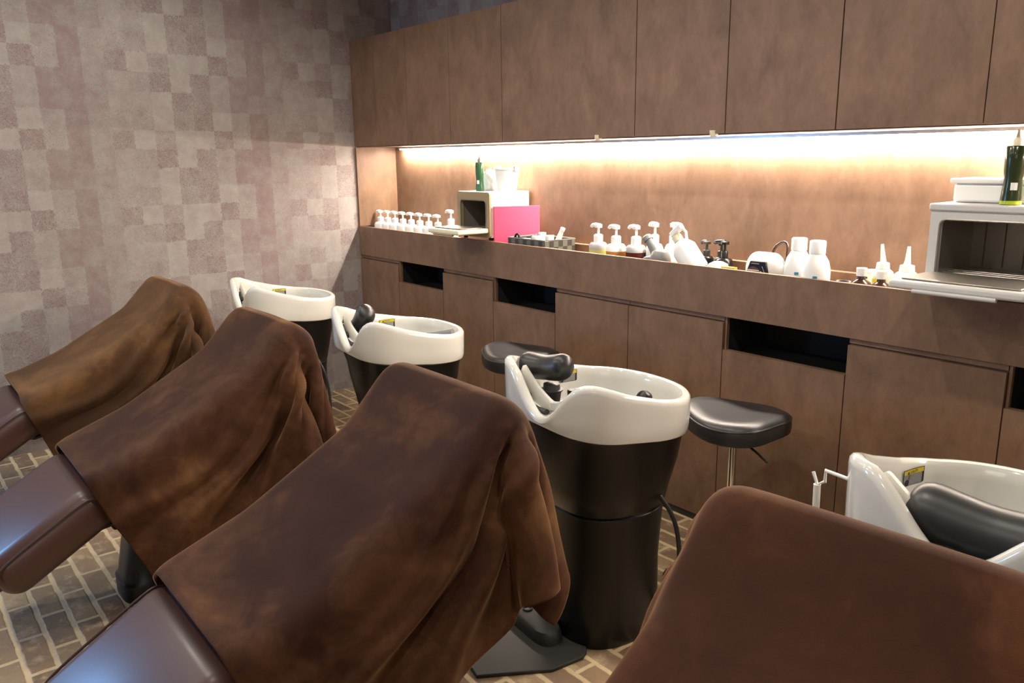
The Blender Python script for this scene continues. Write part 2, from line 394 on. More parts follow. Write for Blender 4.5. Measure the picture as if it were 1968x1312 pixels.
def make_basin():
    t = thing('shampoo_basin', (0, 0, 0), 'x', 'basin', 'white shampoo basins')
    O = outline(yf=.255); n = len(O)
    def ring(s_, dz, zf, ins=0.):
        out = []
        for x, y in O:
            L = math.hypot(x, y); k = (L-ins)/L*s_
            out.append(Vector((x*k, y*k, zf(x, y)+dz)))
        return out
    R = []
    bot = lambda x, y: lerp_tab(BOTY, y)
    R.append(ring(1, -.0, bot, .045)); R.append(ring(1, .0, bot, .016)); R.append(ring(1, .006, bot, .006)); R.append(ring(1, .02, bot, .002))
    for q in (.35, .7):
        R.append([a*(1-q)+b*q for a, b in zip(ring(1, .02, bot, .002), ring(1, -.02, rimz, .0))])
    R.append(ring(1, -.02, rimz, 0)); R.append(ring(1, -.008, rimz, .0015)); R.append(ring(1, -.001, rimz, .008)); R.append(ring(1, 0, rimz, .016))
    R.append(ring(1, -.002, rimz, .024)); R.append(ring(1, -.011, rimz, .030)); R.append(ring(1, -.035, rimz, .033))
    fl = lambda x, y: min(rimz(x, y)-.05, .69)
    R.append(ring(1, 0, fl, .040)); R.append(ring(1, -.035, fl, .055)); R.append(ring(.85, -.062, lambda x, y: .69-.0*x, .07)); R.append(ring(.5, -.075, lambda x, y: .69, .08)); R.append(ring(.12, -.08, lambda x, y: .69, .0))
    MB().loft(R).build('basin_shell', CER, t)
    # pedestal shroud
    pr = [(0, .165, .165, -.01), (.01, .17, .17, -.01), (.1, .178, .175, -.005), (.25, .172, .17, 0), (.40, .182, .178, 0), (.425, .186, .182, 0), (.43, .180, .176, 0), (.437, .188, .184, 0),
          (.5, .204, .196, 0), (.58, .228, .212, 0), (.645, .238, .222, 0)]
    rings = []
    for z, a, b, yo in pr:
        o_ = outline(48, a, b, b, 2.6, 2.2); rings.append([Vector((x, y+yo, z)) for x, y in o_])
    last = outline(48, .246, .226, .226, 4.2, 2.2); rings.append([Vector((x, y, lerp_tab(BOTY, y)+.004)) for x, y in last])
    MB().loft(rings).build('pedestal', BLK, t)
    # foot plate, pedal cover
    pl = [(-.19, -.02), (-.20, -.2), (-.17, -.36), (-.10, -.48), (.06, -.50), (.155, -.30), (.155, -.19), (.14, -.165), (.05, -.10)]
    MB().prism(pl, .0, .012).build('foot_plate', RUB, t, bev=.003)
    cap = []
    for z, k in ((.012, 1.0), (.035, .98), (.05, .9), (.056, .72)):
        cap.append([Vector((-.06+.125*k*(abs(math.cos(q))**.45)*math.copysign(1, math.cos(q)), -.225+.048*k*(abs(math.sin(q))**.8)*math.copysign(1, math.sin(q)), z)) for q in [2*PI*j/40 for j in range(40)]])
    MB().loft(cap).build('pedal_cover', RUB, t)
    MB().lathe([(.016, 0), (.016, .006), (.012, .008), (.012, .002)], 20, (-.09, -.225, .055)).build('pedal_button', BLKM, t)
    # hoses to the floor on the right
    MB().tube(path([(.15, .05, .52), (.215, .10, .40), (.225, .12, .25), (.20, .12, .14), (.12, .10, .08)]), .007).build('water_hose', BLKM, t)
    # lift lever / neck rest carrier: white U arm over the notch
    arm = MB()
    pts = path([(-.165, -.185, .812), (-.15, -.19, .806), (-.125, -.19, .78), (-.085, -.19, .757), (-.03, -.185, .745), (.02, -.18, .752), (.06, -.175, .775), (.10, -.165, .792)], 5)
    rg = []
    for i, q in enumerate(pts):
        u = i/(len(pts)-1); hgt = .014+.032*math.sin(PI*min(1, u*1.6))*(u < .62); th = .008
        rg.append([q+Vector((0, sy*th, sz*hgt)) for sy, sz in ((-1, -.8), (-.6, -1), (.6, -1), (1, -.8), (1, .8), (.6, 1), (-.6, 1), (-1, .8))])
    arm.loft(rg); arm.build('neck_rest_arm', mat('neck_arm_plastic', lin(206, 204, 196), .35), t)
    MB().tube([(-.175, -.195, .795), (-.165, -.19, .82)], .0055).build('arm_pin', CHR, t)
    MB().lathe([(.0, 0), (.011, 0), (.011, .012), (0, .012)], 16, M=T(-.11, -.198, .757) @ RX(PI/2)).build('arm_pivot', BLKM, t)
    lev = MB(); lev.tube([(-.10, -.20, .737), (-.06, -.205, .731), (.0, -.21, .727)], [.008, .010, .006]); lev.build('release_lever', WHT, t)
    MB().tube([(-.160, -.195, .79), (-.15, -.20, .762), (-.115, -.212, .742), (-.04, -.218, .735), (.01, -.218, .738)], .009).build('drain_tube', BLKM, t)
    # tap fittings
    MB().lathe([(.0, 0), (.02, 0), (.022, .03), (.018, .034), (0, .034)], 20, (-.085, -.05, .722)).build('tap_knob', BLKM, t)
    MB().lathe([(.0, 0), (.026, .0), (.026, .012), (.02, .024), (0, .027)], 20, M=T(.02, .15, .715) @ RX(.9)).build('drain_knob', BLK, t)
    MB().tube(path([(-.085, -.05, .73), (-.03, -.03, .735), (.02, .0, .70)]), .007).build('tap_hose', BLKM, t)
    # spray head holder cup
    cup = MB(); cup.lathe([(.014, 0), (.026, .006), (.030, .035), (.036, .042), (.036, .045), (.027, .046), (.025, .062), (0, .062)], 24, (-.10, -.125, .722)); cup.build('shower_holder', BLKM, t)
    # caution sticker on the inner far wall
    st = thing('caution_sticker', (0, 0, 0), None, None); st.parent = t
    for k in ('label', 'category'): 
        if k in st: del st[k]
    return t
# sticker built as flat sheets on the inside of the far wall
def wall_x(y):
    # inner wall x at a given local y on the -x side
    O = outline(240, yf=.255); best = min((q for q in O if q[0] < 0), key=lambda q: abs(q[1]-y)); L = math.hypot(*best)
    k = (L-.0345)/L; return best[0]*k
def sheet(name, parent, y0, y1, z0, z1, lift, m, r=0):
    vs, fs = [], []; n = 6
    for i in range(n+1):
        y = y0+(y1-y0)*i/n; x = wall_x(y)+lift
        vs += [(x, y, z0), (x, y, z1)]
    for i in range(n): fs.append((2*i, 2*i+2, 2*i+3, 2*i+1))
    return MB().add(vs, fs).build(name, m, parent, smooth=True)
B0 = make_basin()
stk = [c for c in kids(B0) if c.name.startswith('caution_sticker')][0]
bpy.data.objects.remove(stk)
SY0, SY1, SZ0, SZ1 = -.01, .06, .737, .776
s_ = sheet('caution_sticker', B0, SY0, SY1, SZ0, SZ1, .0012, INK)
sheet('sticker_face', s_, SY0+.0015, SY1-.0015, SZ0+.0015, SZ1-.0015, .0016, GRYP)
sheet('sticker_band', s_, SY0+.0015, SY1-.0015, SZ1-.012, SZ1-.0015, .0020, YLW)
MB().add([(wall_x(.005)+.0026, .003, SZ1-.011), (wall_x(.005)+.0026, .011, SZ1-.011), (wall_x(.005)+.0026, .007, SZ1-.0035)], [(0, 1, 2)]).build('warning_triangle', INK, s_)
def text(body, size, M_, m, parent, name='lettering'):
    cu = bpy.data.curves.new(name, 'FONT'); cu.body = body; cu.size = size; cu.align_x = 'CENTER'; cu.align_y = 'CENTER'; cu.extrude = .0001
    o = bpy.data.objects.new(name, cu); COL.objects.link(o)
    dg = bpy.context.evaluated_depsgraph_get(); dg.update()
    me = bpy.data.meshes.new_from_object(o.evaluated_get(dg)); bpy.data.objects.remove(o); me.transform(M_)
    return link(name, me, m, parent, smooth=False)
text('CAUTION', .009, T(wall_x(.032)+.0028, .032, SZ1-.0068) @ RZ(PI/2) @ RX(PI/2), INK, s_, 'caution_lettering')
for yy, zz, rr in ((.015, .757, .006), (.003, .746, .007)):
    MB().lathe([(0, 0), (rr, 0), (rr, .0006), (0, .0006)], 20, M=T(wall_x(yy)+.0022, yy, zz) @ RY(PI/2)).build('sticker_picture', BLKM if rr > .0065 else STEEL, s_)
# neck cushion: saddle roll lying along x
def cushion(parent, loc, rx=0, ry=0, rz=0, L=.26, r=.046):
    rings = []; n = 28
    for i in range(25):
        u = i/24*2-1; x = u*L/2
        e = (1-abs(u)**7)**.5 if abs(u) < 1 else 0
        rr = r*(.85+.15*abs(u)**1.6)*max(e, .12); zo = .009*abs(u)**1.8
        cr = 1-.04*math.exp(-((abs(u)-.12)/.03)**2)
        rings.append([Vector((x, rr*1.05*cr*math.cos(q), rr*cr*1.12*math.sin(q)+zo)) for q in [2*PI*j/n for j in range(n)]])
    o = MB().loft(rings).build('neck_cushion', VINB, parent)
    o.location = loc; o.rotation_euler = (rx, ry, rz); return o
BXC = [.67, 1.82, 2.98, 4.11]; BYC = -.80
BL = ['white shampoo basin farthest away, by the patchwork wallpaper wall', 'white shampoo basin with its black cushion flipped up, second from the wallpaper wall',
      'white shampoo basin seen whole with its black pedestal and cushion, second closest', 'nearest white shampoo basin at the right edge with a fat black neck cushion']
basins = [B0]+[copy_tree(B0) for _ in range(3)]
for b, x, l in zip(basins, BXC, BL): b.location = (x, BYC, 0); b.rotation_euler = (0, 0, -.12); b['label'] = l
c_ = cushion(basins[3], (.03, -.145, .762), rx=-.15, ry=.02, rz=.12, L=.30, r=.064)
c_ = cushion(basins[2], (-.132, -.125, .828), rx=-.1, ry=-.14, rz=.12, L=.215, r=.041)
c_ = cushion(basins[1], (-.135, -.13, .79), rx=.3, ry=-.85, rz=.3, L=.18, r=.042)
# shower hand piece lying in the second basin
sh = MB(); sh.tube([(.02, .02, .745), (.10, .10, .757), (.155, .15, .765)], [.010, .012, .020]); sh.build('shower_head', GREYP, basins[1])
# towel hook on the side of the nearest basin
hk = MB(); hk.tube([(-.222, -.20, .80), (-.285, -.20, .80), (-.285, -.20, .775), (-.30, -.205, .765), (-.312, -.205, .79)], .004)
hk.tube([(-.30, -.205, .765), (-.298, -.205, .67)], .008); hk.build('side_hook', WHT, basins[3])

# ------------------------------------------------------------------ chairs
# local frame: x across, y to the wall, z up; world y of the hem etc. kept in place by BYC offsets
def rbox_mesh(hx, hy, hz, r, M, crown=0., n=6):
    # rounded box as superellipsoid-like lofts via bevelled cube
    bm = bmesh.new(); bmesh.ops.create_cube(bm, size=1)
    for v in bm.verts: v.co = Vector((v.co.x*2*hx, v.co.y*2*hy, v.co.z*2*hz))
    bmesh.ops.bevel(bm, geom=list(bm.edges), offset=r, segments=n, profile=.5, affect='EDGES', clamp_overlap=True)
    for v in bm.verts:
        if crown and v.co.z > 0: v.co.z += crown*(1-(v.co.x/hx)**2)*(1-(v.co.y/hy)**2)
    bmesh.ops.transform(bm, matrix=M, verts=bm.verts)
    me = bpy.data.meshes.new('m'); bm.to_mesh(me); bm.free(); return me
def seg_frame(p0, p1, th):
    # slab whose top face runs from p0 to p1 (y,z), thickness th ; returns matrix, half length
    d = Vector((0, p1[0]-p0[0], p1[1]-p0[1])); L = d.length; d.normalize()
    up = Vector((0, -d.z, d.y)); 
    if up.z < 0: up = -up
    c = Vector((0, (p0[0]+p1[0])/2, (p0[1]+p1[1])/2))-up*th/2
    M_ = Matrix(((1, 0, 0, 0), (0, d.y, up.y, c.y), (0, d.z, up.z, c.z), (0, 0, 0, 1)))
    return M_, L/2
SEG = dict(backrest=((-1.80, .47), (-1.385, .915), .11, .262), seat=((-2.07, .505), (-1.62, .668), .15, .256), leg_rest=((-2.37, .315), (-2.045, .505), .145, .25), lumbar_cushion=((-1.94, .535), (-1.47, .795), .12, .25))
def make_chair():
    t = thing('shampoo_chair', (0, 0, 0), 'x', 'chair', 'brown leather shampoo chairs')
    for nm, (p0, p1, th, hw) in SEG.items():
        M_, hl = seg_frame(p0, p1, th)
        me = rbox_mesh(hw, hl, th/2, th*.42, M_, .008 if nm != 'leg_rest' else .014); me.name = nm
        o = link(nm, me, LEA, t)
        # piping seam on both sides
        if nm == 'leg_rest':
            for sgn in (-1, 1):
                pts = [M_ @ Vector((sgn*(hw-.004), y, z)) for y, z in [(hl-.008, -.01), (hl-.012, .018), (hl-.032, .046), (hl-.07, .056), (0, .057), (-hl+.09, .056), (-hl+.04, .048), (-hl+.012, .02), (-hl+.008, 0)]]
                MB().tube(path(pts, 4), .0035, 8).build('piping', LEAD, o)
    # base shroud
    rings = []
    for z, x0, y0, y1 in ((0, .125, -1.975, -1.45), (.06, .125, -1.975, -1.45), (.07, .118, -1.965, -1.46), (.2, .11, -1.94, -1.50), (.34, .105, -1.90, -1.55), (.42, .12, -1.90, -1.6)):
        q = outline(40, x0, (y1-y0)/2, (y1-y0)/2, 4, 4); rings.append([Vector((x, y+(y0+y1)/2, z)) for x, y in q])
    MB().loft(rings).build('base', BLK, t)
    for sx in (-.09, .09):
        lm = MB(); lm.tube([(sx, -1.86, .33), (sx, -2.03, .305), (sx, -2.16, .345)], .013, 8); lm.tube([(sx, -2.02, .31), (sx, -1.99, .38), (sx, -2.03, .42)], .011, 8)
        lm.build('lift_arm', BLKM, t)
    MB().tube([(.10, -1.55, .28), (.24, -1.5, .33), (.27, -1.49, .335)], .009).build('recline_lever', CHR, t)
    MB().tube([(0, -1.62, .36), (0, -1.52, .52)], .03).build('back_hinge', BLKM, t)
    return t
CH0 = make_chair(); chairs = [CH0]+[copy_tree(CH0) for _ in range(3)]
CL = ['brown leather shampoo chair at the far left under a tan brown blanket', 'brown leather shampoo chair with its leg rest at the left edge, second from wallpaper wall',
      'brown leather shampoo chair with bluish shine on its leg rest, bottom left', 'brown leather shampoo chair at bottom right, almost hidden by its blanket']
for c, x, l in zip(chairs, BXC, CL): c.location = (x, 0, 0); c['label'] = l
def turn(o, x, a):     # turn a chair or its blanket about its own middle
    o.rotation_euler = (0, 0, a); o.location = (x-1.7*math.sin(a), -1.7+1.7*math.cos(a), 0)
turn(chairs[3], BXC[3]+.02, .075)

# ------------------------------------------------------------------ blankets: small position based cloth run
def drape():
    rng = np.random.RandomState(4)
    sp = .0235; nx, ny = 58, 52        # across, along
    W = (nx-1)*sp; B = 4
    prof = np.array([(-2.075, .515), (-1.94, .59), (-1.80, .66), (-1.64, .75), (-1.50, .80), (-1.41, .92), (-1.375, .945), (-1.34, .92), (-1.05, .72)])
    d = np.r_[0, np.cumsum(np.hypot(*np.diff(prof, axis=0).T))]
    X = np.zeros((B, nx, ny, 3))
    start = [.00, .00, .0, .03]; shift = [.01, .012, -.012, .0]; rot = [.05, -.02, -.03, -.03]
    for b in range(B):
        s = (np.arange(nx)-(nx-1)/2)*sp; tt = start[b]+np.arange(ny)*sp
        y = np.interp(tt, d, prof[:, 0]); z = np.interp(tt, d, prof[:, 1])
        over = tt > d[-1]
        y[over] += (tt[over]-d[-1]); 
        X[b, :, :, 0] = s[:, None]+shift[b]+rot[b]*(tt[None, :]-.5)*1.0
        X[b, :, :, 1] = y[None, :]; X[b, :, :, 2] = z[None, :]+.012
        ph = rng.rand(6)*6.3
        wob = sum(np.sin((k+2)*2.3*tt+ph[k]) for k in range(6))*.004
        edge = np.clip((np.abs(s)-.24)/.2, 0, 1)
        X[b, :, :, 2] += (edge[:, None]*wob[None, :])
    for b in range(B):      # crowd the cloth along its side edges so that pleats form
        s = (np.arange(nx)-(nx-1)/2)*sp; e = np.clip((np.abs(s)-.24)/.3, 0, 1)[:, None]
        X[b, :, :, 1] = X[b, :, :, 1]*(1-e*[.22, .18, .14, .06][b])+(-1.62)*e*[.22, .18, .14, .06][b]
    P = X.copy(); V = np.zeros_like(X)
    cons = []
    def grp(di, dj, L, comp):
        for i0 in ((0, 1) if abs(di) == 1 else (0, 1, 2, 3) if abs(di) == 2 else (0,)):
            for j0 in ((0, 1) if dj == 1 and di == 0 else (0, 1, 2, 3) if dj == 2 else (0,)):
                if di != 0:
                    st = 2*abs(di); ia = (np.arange(i0, nx, st) if abs(di) == 1 else np.arange(i0, nx, 4))
                else: ia = np.arange(nx)
                if di == 0: ja = np.arange(j0, ny, 2*dj)
                else: ja = np.arange(ny)
                ia = ia[(ia+di >= 0) & (ia+di < nx)]; ja = ja[ja+dj < ny]
                if len(ia) and len(ja): cons.append((np.ix_(range(B), ia, ja), np.ix_(range(B), ia+di, ja+dj), L, comp))
    grp(1, 0, sp, 0); grp(0, 1, sp, 0)
    # shear: colour by i parity
    for di, in ((1,), (-1,)):
        for i0 in (0, 1):
            ia = np.arange(i0, nx, 2); ia = ia[(ia+di >= 0) & (ia+di < nx)]; ja = np.arange(ny-1)
            cons.append((np.ix_(range(B), ia, ja), np.ix_(range(B), ia+di, ja+1), sp*1.41421, .5))
    def bend(di, dj, k, comp):
        n = nx if di else ny
        for o0 in range(2*k):
            idx = np.arange(n); idx = idx[((idx % (2*k)) == o0) & (idx+k < n)]
            if di: cons.append((np.ix_(range(B), idx, range(ny)), np.ix_(range(B), idx+k, range(ny)), k*sp, comp))
            else: cons.append((np.ix_(range(B), range(nx), idx), np.ix_(range(B), range(nx), idx+k), k*sp, comp))
    bend(1, 0, 3, .06); bend(0, 1, 3, .06); KB = .012
    boxes = []
    for nm, (p0, p1, th, hw) in SEG.items():
        M_, hl = seg_frame(p0, p1, th); A = np.array(M_)
        boxes.append((A[:3, :3], A[:3, 3], np.array([hw, hl, th/2])))
    R_ = .035; off = .012
    def collide(P, Pold):
        for A, c, h in boxes:
            q = (P-c) @ A; hh = h-R_
            e = np.abs(q)-hh; m = np.maximum(e, 0); lo = np.linalg.norm(m, axis=-1)
            inside = np.max(e, axis=-1)
            dist = np.where(inside > 0, lo, inside)-R_-off
            hit = dist < 0
            if not hit.any(): continue
            sg = np.sign(q); nrm = np.where((inside > 0)[..., None], m*sg, 0)
            am = np.argmax(e, axis=-1); oh = np.eye(3)[am]*sg
            nrm = np.where((inside > 0)[..., None], nrm/np.maximum(lo, 1e-9)[..., None], oh)
            nw = nrm @ A.T
            P += np.where(hit[..., None], -dist[..., None]*nw, 0)
            dv = P-Pold; tn = dv-(dv*nw).sum(-1, keepdims=True)*nw
            P -= np.where(hit[..., None], tn*.85, 0)
    steps, dt = 620, 1/420.
    pin = np.zeros((nx, ny), bool); cx = np.abs((np.arange(nx)-(nx-1)/2)*sp) < .20
    pin[np.ix_(cx, [0, 1])] = True
    g = np.array([0, 0, -9.8])
    for it in range(steps):
        V += dt*g; V *= .992
        Pn = P+dt*V
        for a, b, L, cp in cons:
            pa = Pn[a]; pb = Pn[b]; dd = pb-pa; l = np.sqrt((dd*dd).sum(-1, keepdims=True))+1e-9
            k = .5 if cp == 0 else (.5*.5 if cp == .5 else KB)
            if cp == .06: corr = np.where(l < L*.88, (l-L*.88)/l*k, 0)*dd
            else: corr = (l-L)/l*k*dd
            Pn[a] = pa+corr; Pn[b] = pb-corr
        Pn[:, pin] = P[:, pin]
        collide(Pn, P)
        Pn[..., 1] = np.minimum(Pn[..., 1], -1.095)      # front of the basins
        V = (Pn-P)/dt; np.clip(V, -3, 3, out=V); P = Pn
    return P
CP = drape()
BLAB = ['tan brown plush blanket draped over the farthest chair, beside the wallpapered wall', 'dark brown plush blanket over the second chair from the wallpapered wall',
        'large dark brown plush blanket over the chair in the middle foreground', 'brown plush blanket filling the bottom right corner']
for b in range(4):
    P = CP[b]; nx, ny = P.shape[:2]
    vs_ = [tuple(q) for q in P.reshape(-1, 3)]
    fs = [(i*ny+j, (i+1)*ny+j, (i+1)*ny+j+1, i*ny+j+1) for i in range(nx-1) for j in range(ny-1)]
    def up2(A_):
        A_ = np.stack([A_[:-1], (A_[:-1]+A_[1:])/2], 1).reshape(-1, *A_.shape[1:]) if 0 else np.concatenate([np.stack([A_[:-1], (A_[:-1]+A_[1:])/2], 1).reshape(-1, *A_.shape[1:]), A_[-1:]], 0)
        return A_
    P = up2(up2(P).transpose(1, 0, 2)).transpose(1, 0, 2)
    for _k in range(3):
        Q = P.copy(); Q[1:-1] += .25*(P[2:]+P[:-2]-2*P[1:-1]); P = Q.copy(); Q[:, 1:-1] += .25*(P[:, 2:]+P[:, :-2]-2*P[:, 1:-1]); P = Q
    nx, ny = P.shape[:2]
    fs = [(i*ny+j, (i+1)*ny+j, (i+1)*ny+j+1, i*ny+j+1) for i in range(nx-1) for j in range(ny-1)]
    sp_ = .01175; s_ar = (np.arange(nx)-(nx-1)/2)*sp_; t_ar = np.arange(ny)*sp_; tc = .90; hw_ = .27
    du = np.gradient(P, axis=0); dv = np.gradient(P, axis=1); nn = np.cross(du, dv); nn /= np.linalg.norm(nn, axis=-1, keepdims=True)+1e-9
    ds = np.abs(s_ar)[:, None]-hw_+.02; dt_ = t_ar[None, :]-tc; rr_ = np.hypot(np.maximum(ds, 0), dt_); ph = np.arctan2(dt_, np.maximum(ds, 1e-4))
    FOLDS = [[(-1.42, .014, .035), (-1.33, -.012, .03), (-1.23, .020, .035), (-1.10, -.018, .04), (-.96, .026, .04), (-.80, -.024, .05), (-.62, .030, .045), (-.42, -.020, .06), (-.2, .020, .04), (.02, -.014, .05), (.22, .018, .045), (.5, -.012, .06), (.8, .015, .06)],
             [(-1.40, .010, .03), (-1.30, -.010, .03), (-1.20, .020, .035), (-1.07, -.020, .04), (-.94, .022, .04), (-.76, -.018, .06), (-.56, .024, .05), (-.33, -.014, .06), (-.05, .014, .06), (.3, -.015, .07), (.7, .018, .08)],
             [(-1.40, .010, .035), (-1.26, .022, .045), (-1.12, -.026, .06), (-.98, .022, .06), (-.72, .030, .14), (-.35, .006, .09), (.05, .014, .10), (.45, -.016, .09), (.8, .014, .08)],
             [(-1.35, .014, .05), (-1.1, -.014, .06), (-.85, .020, .06), (-.5, -.014, .09), (.0, .012, .1), (.5, -.012, .1)]][b]
    sm = lambda q: np.clip(q, 0, 1)**2*(3-2*np.clip(q, 0, 1))
    wv = sum(a_*np.exp(-((ph-c_-.05*np.sin(9*rr_+c_*7))/w__)**2) for c_, a_, w__ in FOLDS)
    amp = [1.5, 1.35, 1.3, 1.2][b]*sm(ds/.05)*sm((rr_-.02)/.18)
    P = P+nn*(amp*wv)[..., None]
    vs_ = [tuple(q) for q in P.reshape(-1, 3)]
    me = bpy.data.meshes.new('blanket'); me.from_pydata(vs_, [], fs)
    bm = bmesh.new(); bm.from_mesh(me)
    for k_ in range(1): bmesh.ops.smooth_vert(bm, verts=bm.verts, factor=.35, use_axis_x=True, use_axis_y=True, use_axis_z=True)
    bmesh.ops.recalc_face_normals(bm, faces=bm.faces); bm.to_mesh(me); bm.free()
    at_ = me.attributes.new('nap_shade', 'FLOAT', 'POINT')
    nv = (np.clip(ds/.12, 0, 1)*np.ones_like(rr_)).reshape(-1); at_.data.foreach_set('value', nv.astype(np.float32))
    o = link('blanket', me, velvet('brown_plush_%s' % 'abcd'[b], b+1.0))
    md = o.modifiers.new('sub', 'SUBSURF'); md.levels = md.render_levels = 1
    md = o.modifiers.new('thick', 'SOLIDIFY'); md.thickness = .009; md.offset = 0
    o.location = (BXC[b], 0, 0)
    if b == 3: turn(o, BXC[3]+.02, .075)
    tag(o, BLAB[b], 'blanket', 'plush blankets over the chairs')

# ------------------------------------------------------------------ stools
def make_stool():
    t = thing('saddle_stool', (0, 0, 0), 'x', 'stool', 'black saddle stools')
    def pl(s_):
        out = []
        for k in range(64):
            th = 2*PI*k/64; c, q = math.cos(th), math.sin(th)
            r = 1+.10*math.cos(3*th+PI)-.03*math.cos(2*th)
            out.append((.185*r*c*s_, .165*r*q*s_))
        return out
    def ring(s_, z, sad=0): return [Vector((x, y, z+sad*((x/.19)**2-.3*(y/.17)))) for x, y in pl(s_)]
    MB().loft([ring(.6, .555), ring(.93, .556), ring(.99, .563), ring(1, .578), ring(.99, .600, .008), ring(.955, .612, .010), ring(.85, .622, .013), ring(.6, .622, .013), ring(.2, .616, .006)]).build('seat', VINB, t)
    q = ring(.985, .604, .008); MB().tube(q+[q[0]], .003, 6).build('seat_piping', VINB, t)
    MB().lathe([(.0, .30), (.014, .30), (.014, .53), (.05, .545), (0, .545)], 20).build('gas_lift', CHR, t)
    MB().lathe([(.0, .07), (.028, .07), (.026, .31), (0, .31)], 20).build('column', CHR, t)
    MB().tube([(.02, .0, .535), (.12, -.04, .52), (.17, -.055, .505)], .004, 8).build('height_lever', BLKM, t)
    for k in range(5):
        a = 2*PI*k/5+.3; c, s_ = math.cos(a), math.sin(a)
        leg = MB(); leg.tube([(0, 0, .085), (.12*c, .12*s_, .07), (.20*c, .20*s_, .055)], [.018, .015, .011]); lg = leg.build('leg', CHR, t)
        MB().lathe([(0, -.012), (.022, -.012), (.025, 0), (.022, .012), (0, .012)], 16, M=T(.20*c, .20*s_, .026) @ RZ(a+.5) @ RX(PI/2)).build('caster', BLKM, lg)
    return t
s0 = make_stool(); s1 = copy_tree(s0)
s0.location = (3.10, -.30, 0); s0['label'] = 'black saddle stool by the brown cabinets, right of the large middle basin'
s1.location = (1.935, -.285, 0); s1['label'] = 'black saddle stool mostly hidden behind the rim of the middle basin'

# ------------------------------------------------------------------ things on the counter
ZT = .985
def pump(name, x, y, z, H, r, body, label, group=None, cat='bottle', liquid=None, headm=None, rz=PI, neck=.5, square=False, nl=.04):
    t = thing(name, (x, y, z), label, cat, group, rz)
    hb = H*.55; hm = headm or body
    if liquid:
        MB().lathe([(0, .002), (r*.97, .002), (r, .012), (r, hb*.68), (0, hb*.68)], 24).build('liquid', liquid, t)
        MB().lathe([(0, hb*.68), (r, hb*.68), (r, hb*.86), (r*.8, hb*.97), (r*.5, hb), (0, hb)], 24).build('bottle_body', body, t)
    else: MB().lathe([(0, 0), (r*.95, 0), (r, .006), (r, hb*.84), (r*.8, hb*.96), (r*.5, hb), (0, hb)], 24).build('bottle_body', body, t)
    MB().lathe([(0, hb), (r*neck, hb), (r*neck, hb+H*.16), (r*neck*.7, hb+H*.19), (.0055, hb+H*.2), (.0055, H*.92), (0, H*.92)], 20).build('pump_collar', hm, t)
    h_ = MB(); h_.lathe([(0, H*.90), (.016, H*.90), (.017, H*.97), (.008, H), (0, H)], 16)
    h_.tube(path([(0, 0, H*.955), (nl*.6, 0, H*.96), (nl, 0, H*.935), (nl+.004, 0, H*.90)], 4), [.0095]*4+[.0085]*4+[.007]*4+[.006]); h_.build('pump_head', hm, t)
    return t
px = [.075, .165, .252, .345, .440, .535, .632, .728]
lb8 = ['white pump bottle at the wallpaper wall end of the row', 'white pump bottle, second from the wallpaper wall in the row', 'white pump bottle, third from the wallpaper wall in the row', 'white pump bottle, fourth from the wallpaper wall in the row',
       'white pump bottle, fifth from the wallpaper wall in the row', 'white pump bottle, sixth in the row, behind the open warmer door tip', 'white pump bottle, seventh in the row, over the open warmer door', 'white pump bottle, eighth and last of the low row']
p0 = pump('pump_bottle', px[0], .12, ZT, .158, .041, WHT, lb8[0], 'row of white pump bottles', rz=PI+.1)
for x, l in zip(px[1:], lb8[1:]):
    c = copy_tree(p0); c.location.x = x; c['label'] = l
pump('pump_bottle', .832, .14, ZT, .19, .04, WHT, 'taller white pump bottle between the low row and the small warmer', 'row of white pump bottles', rz=PI+.1)
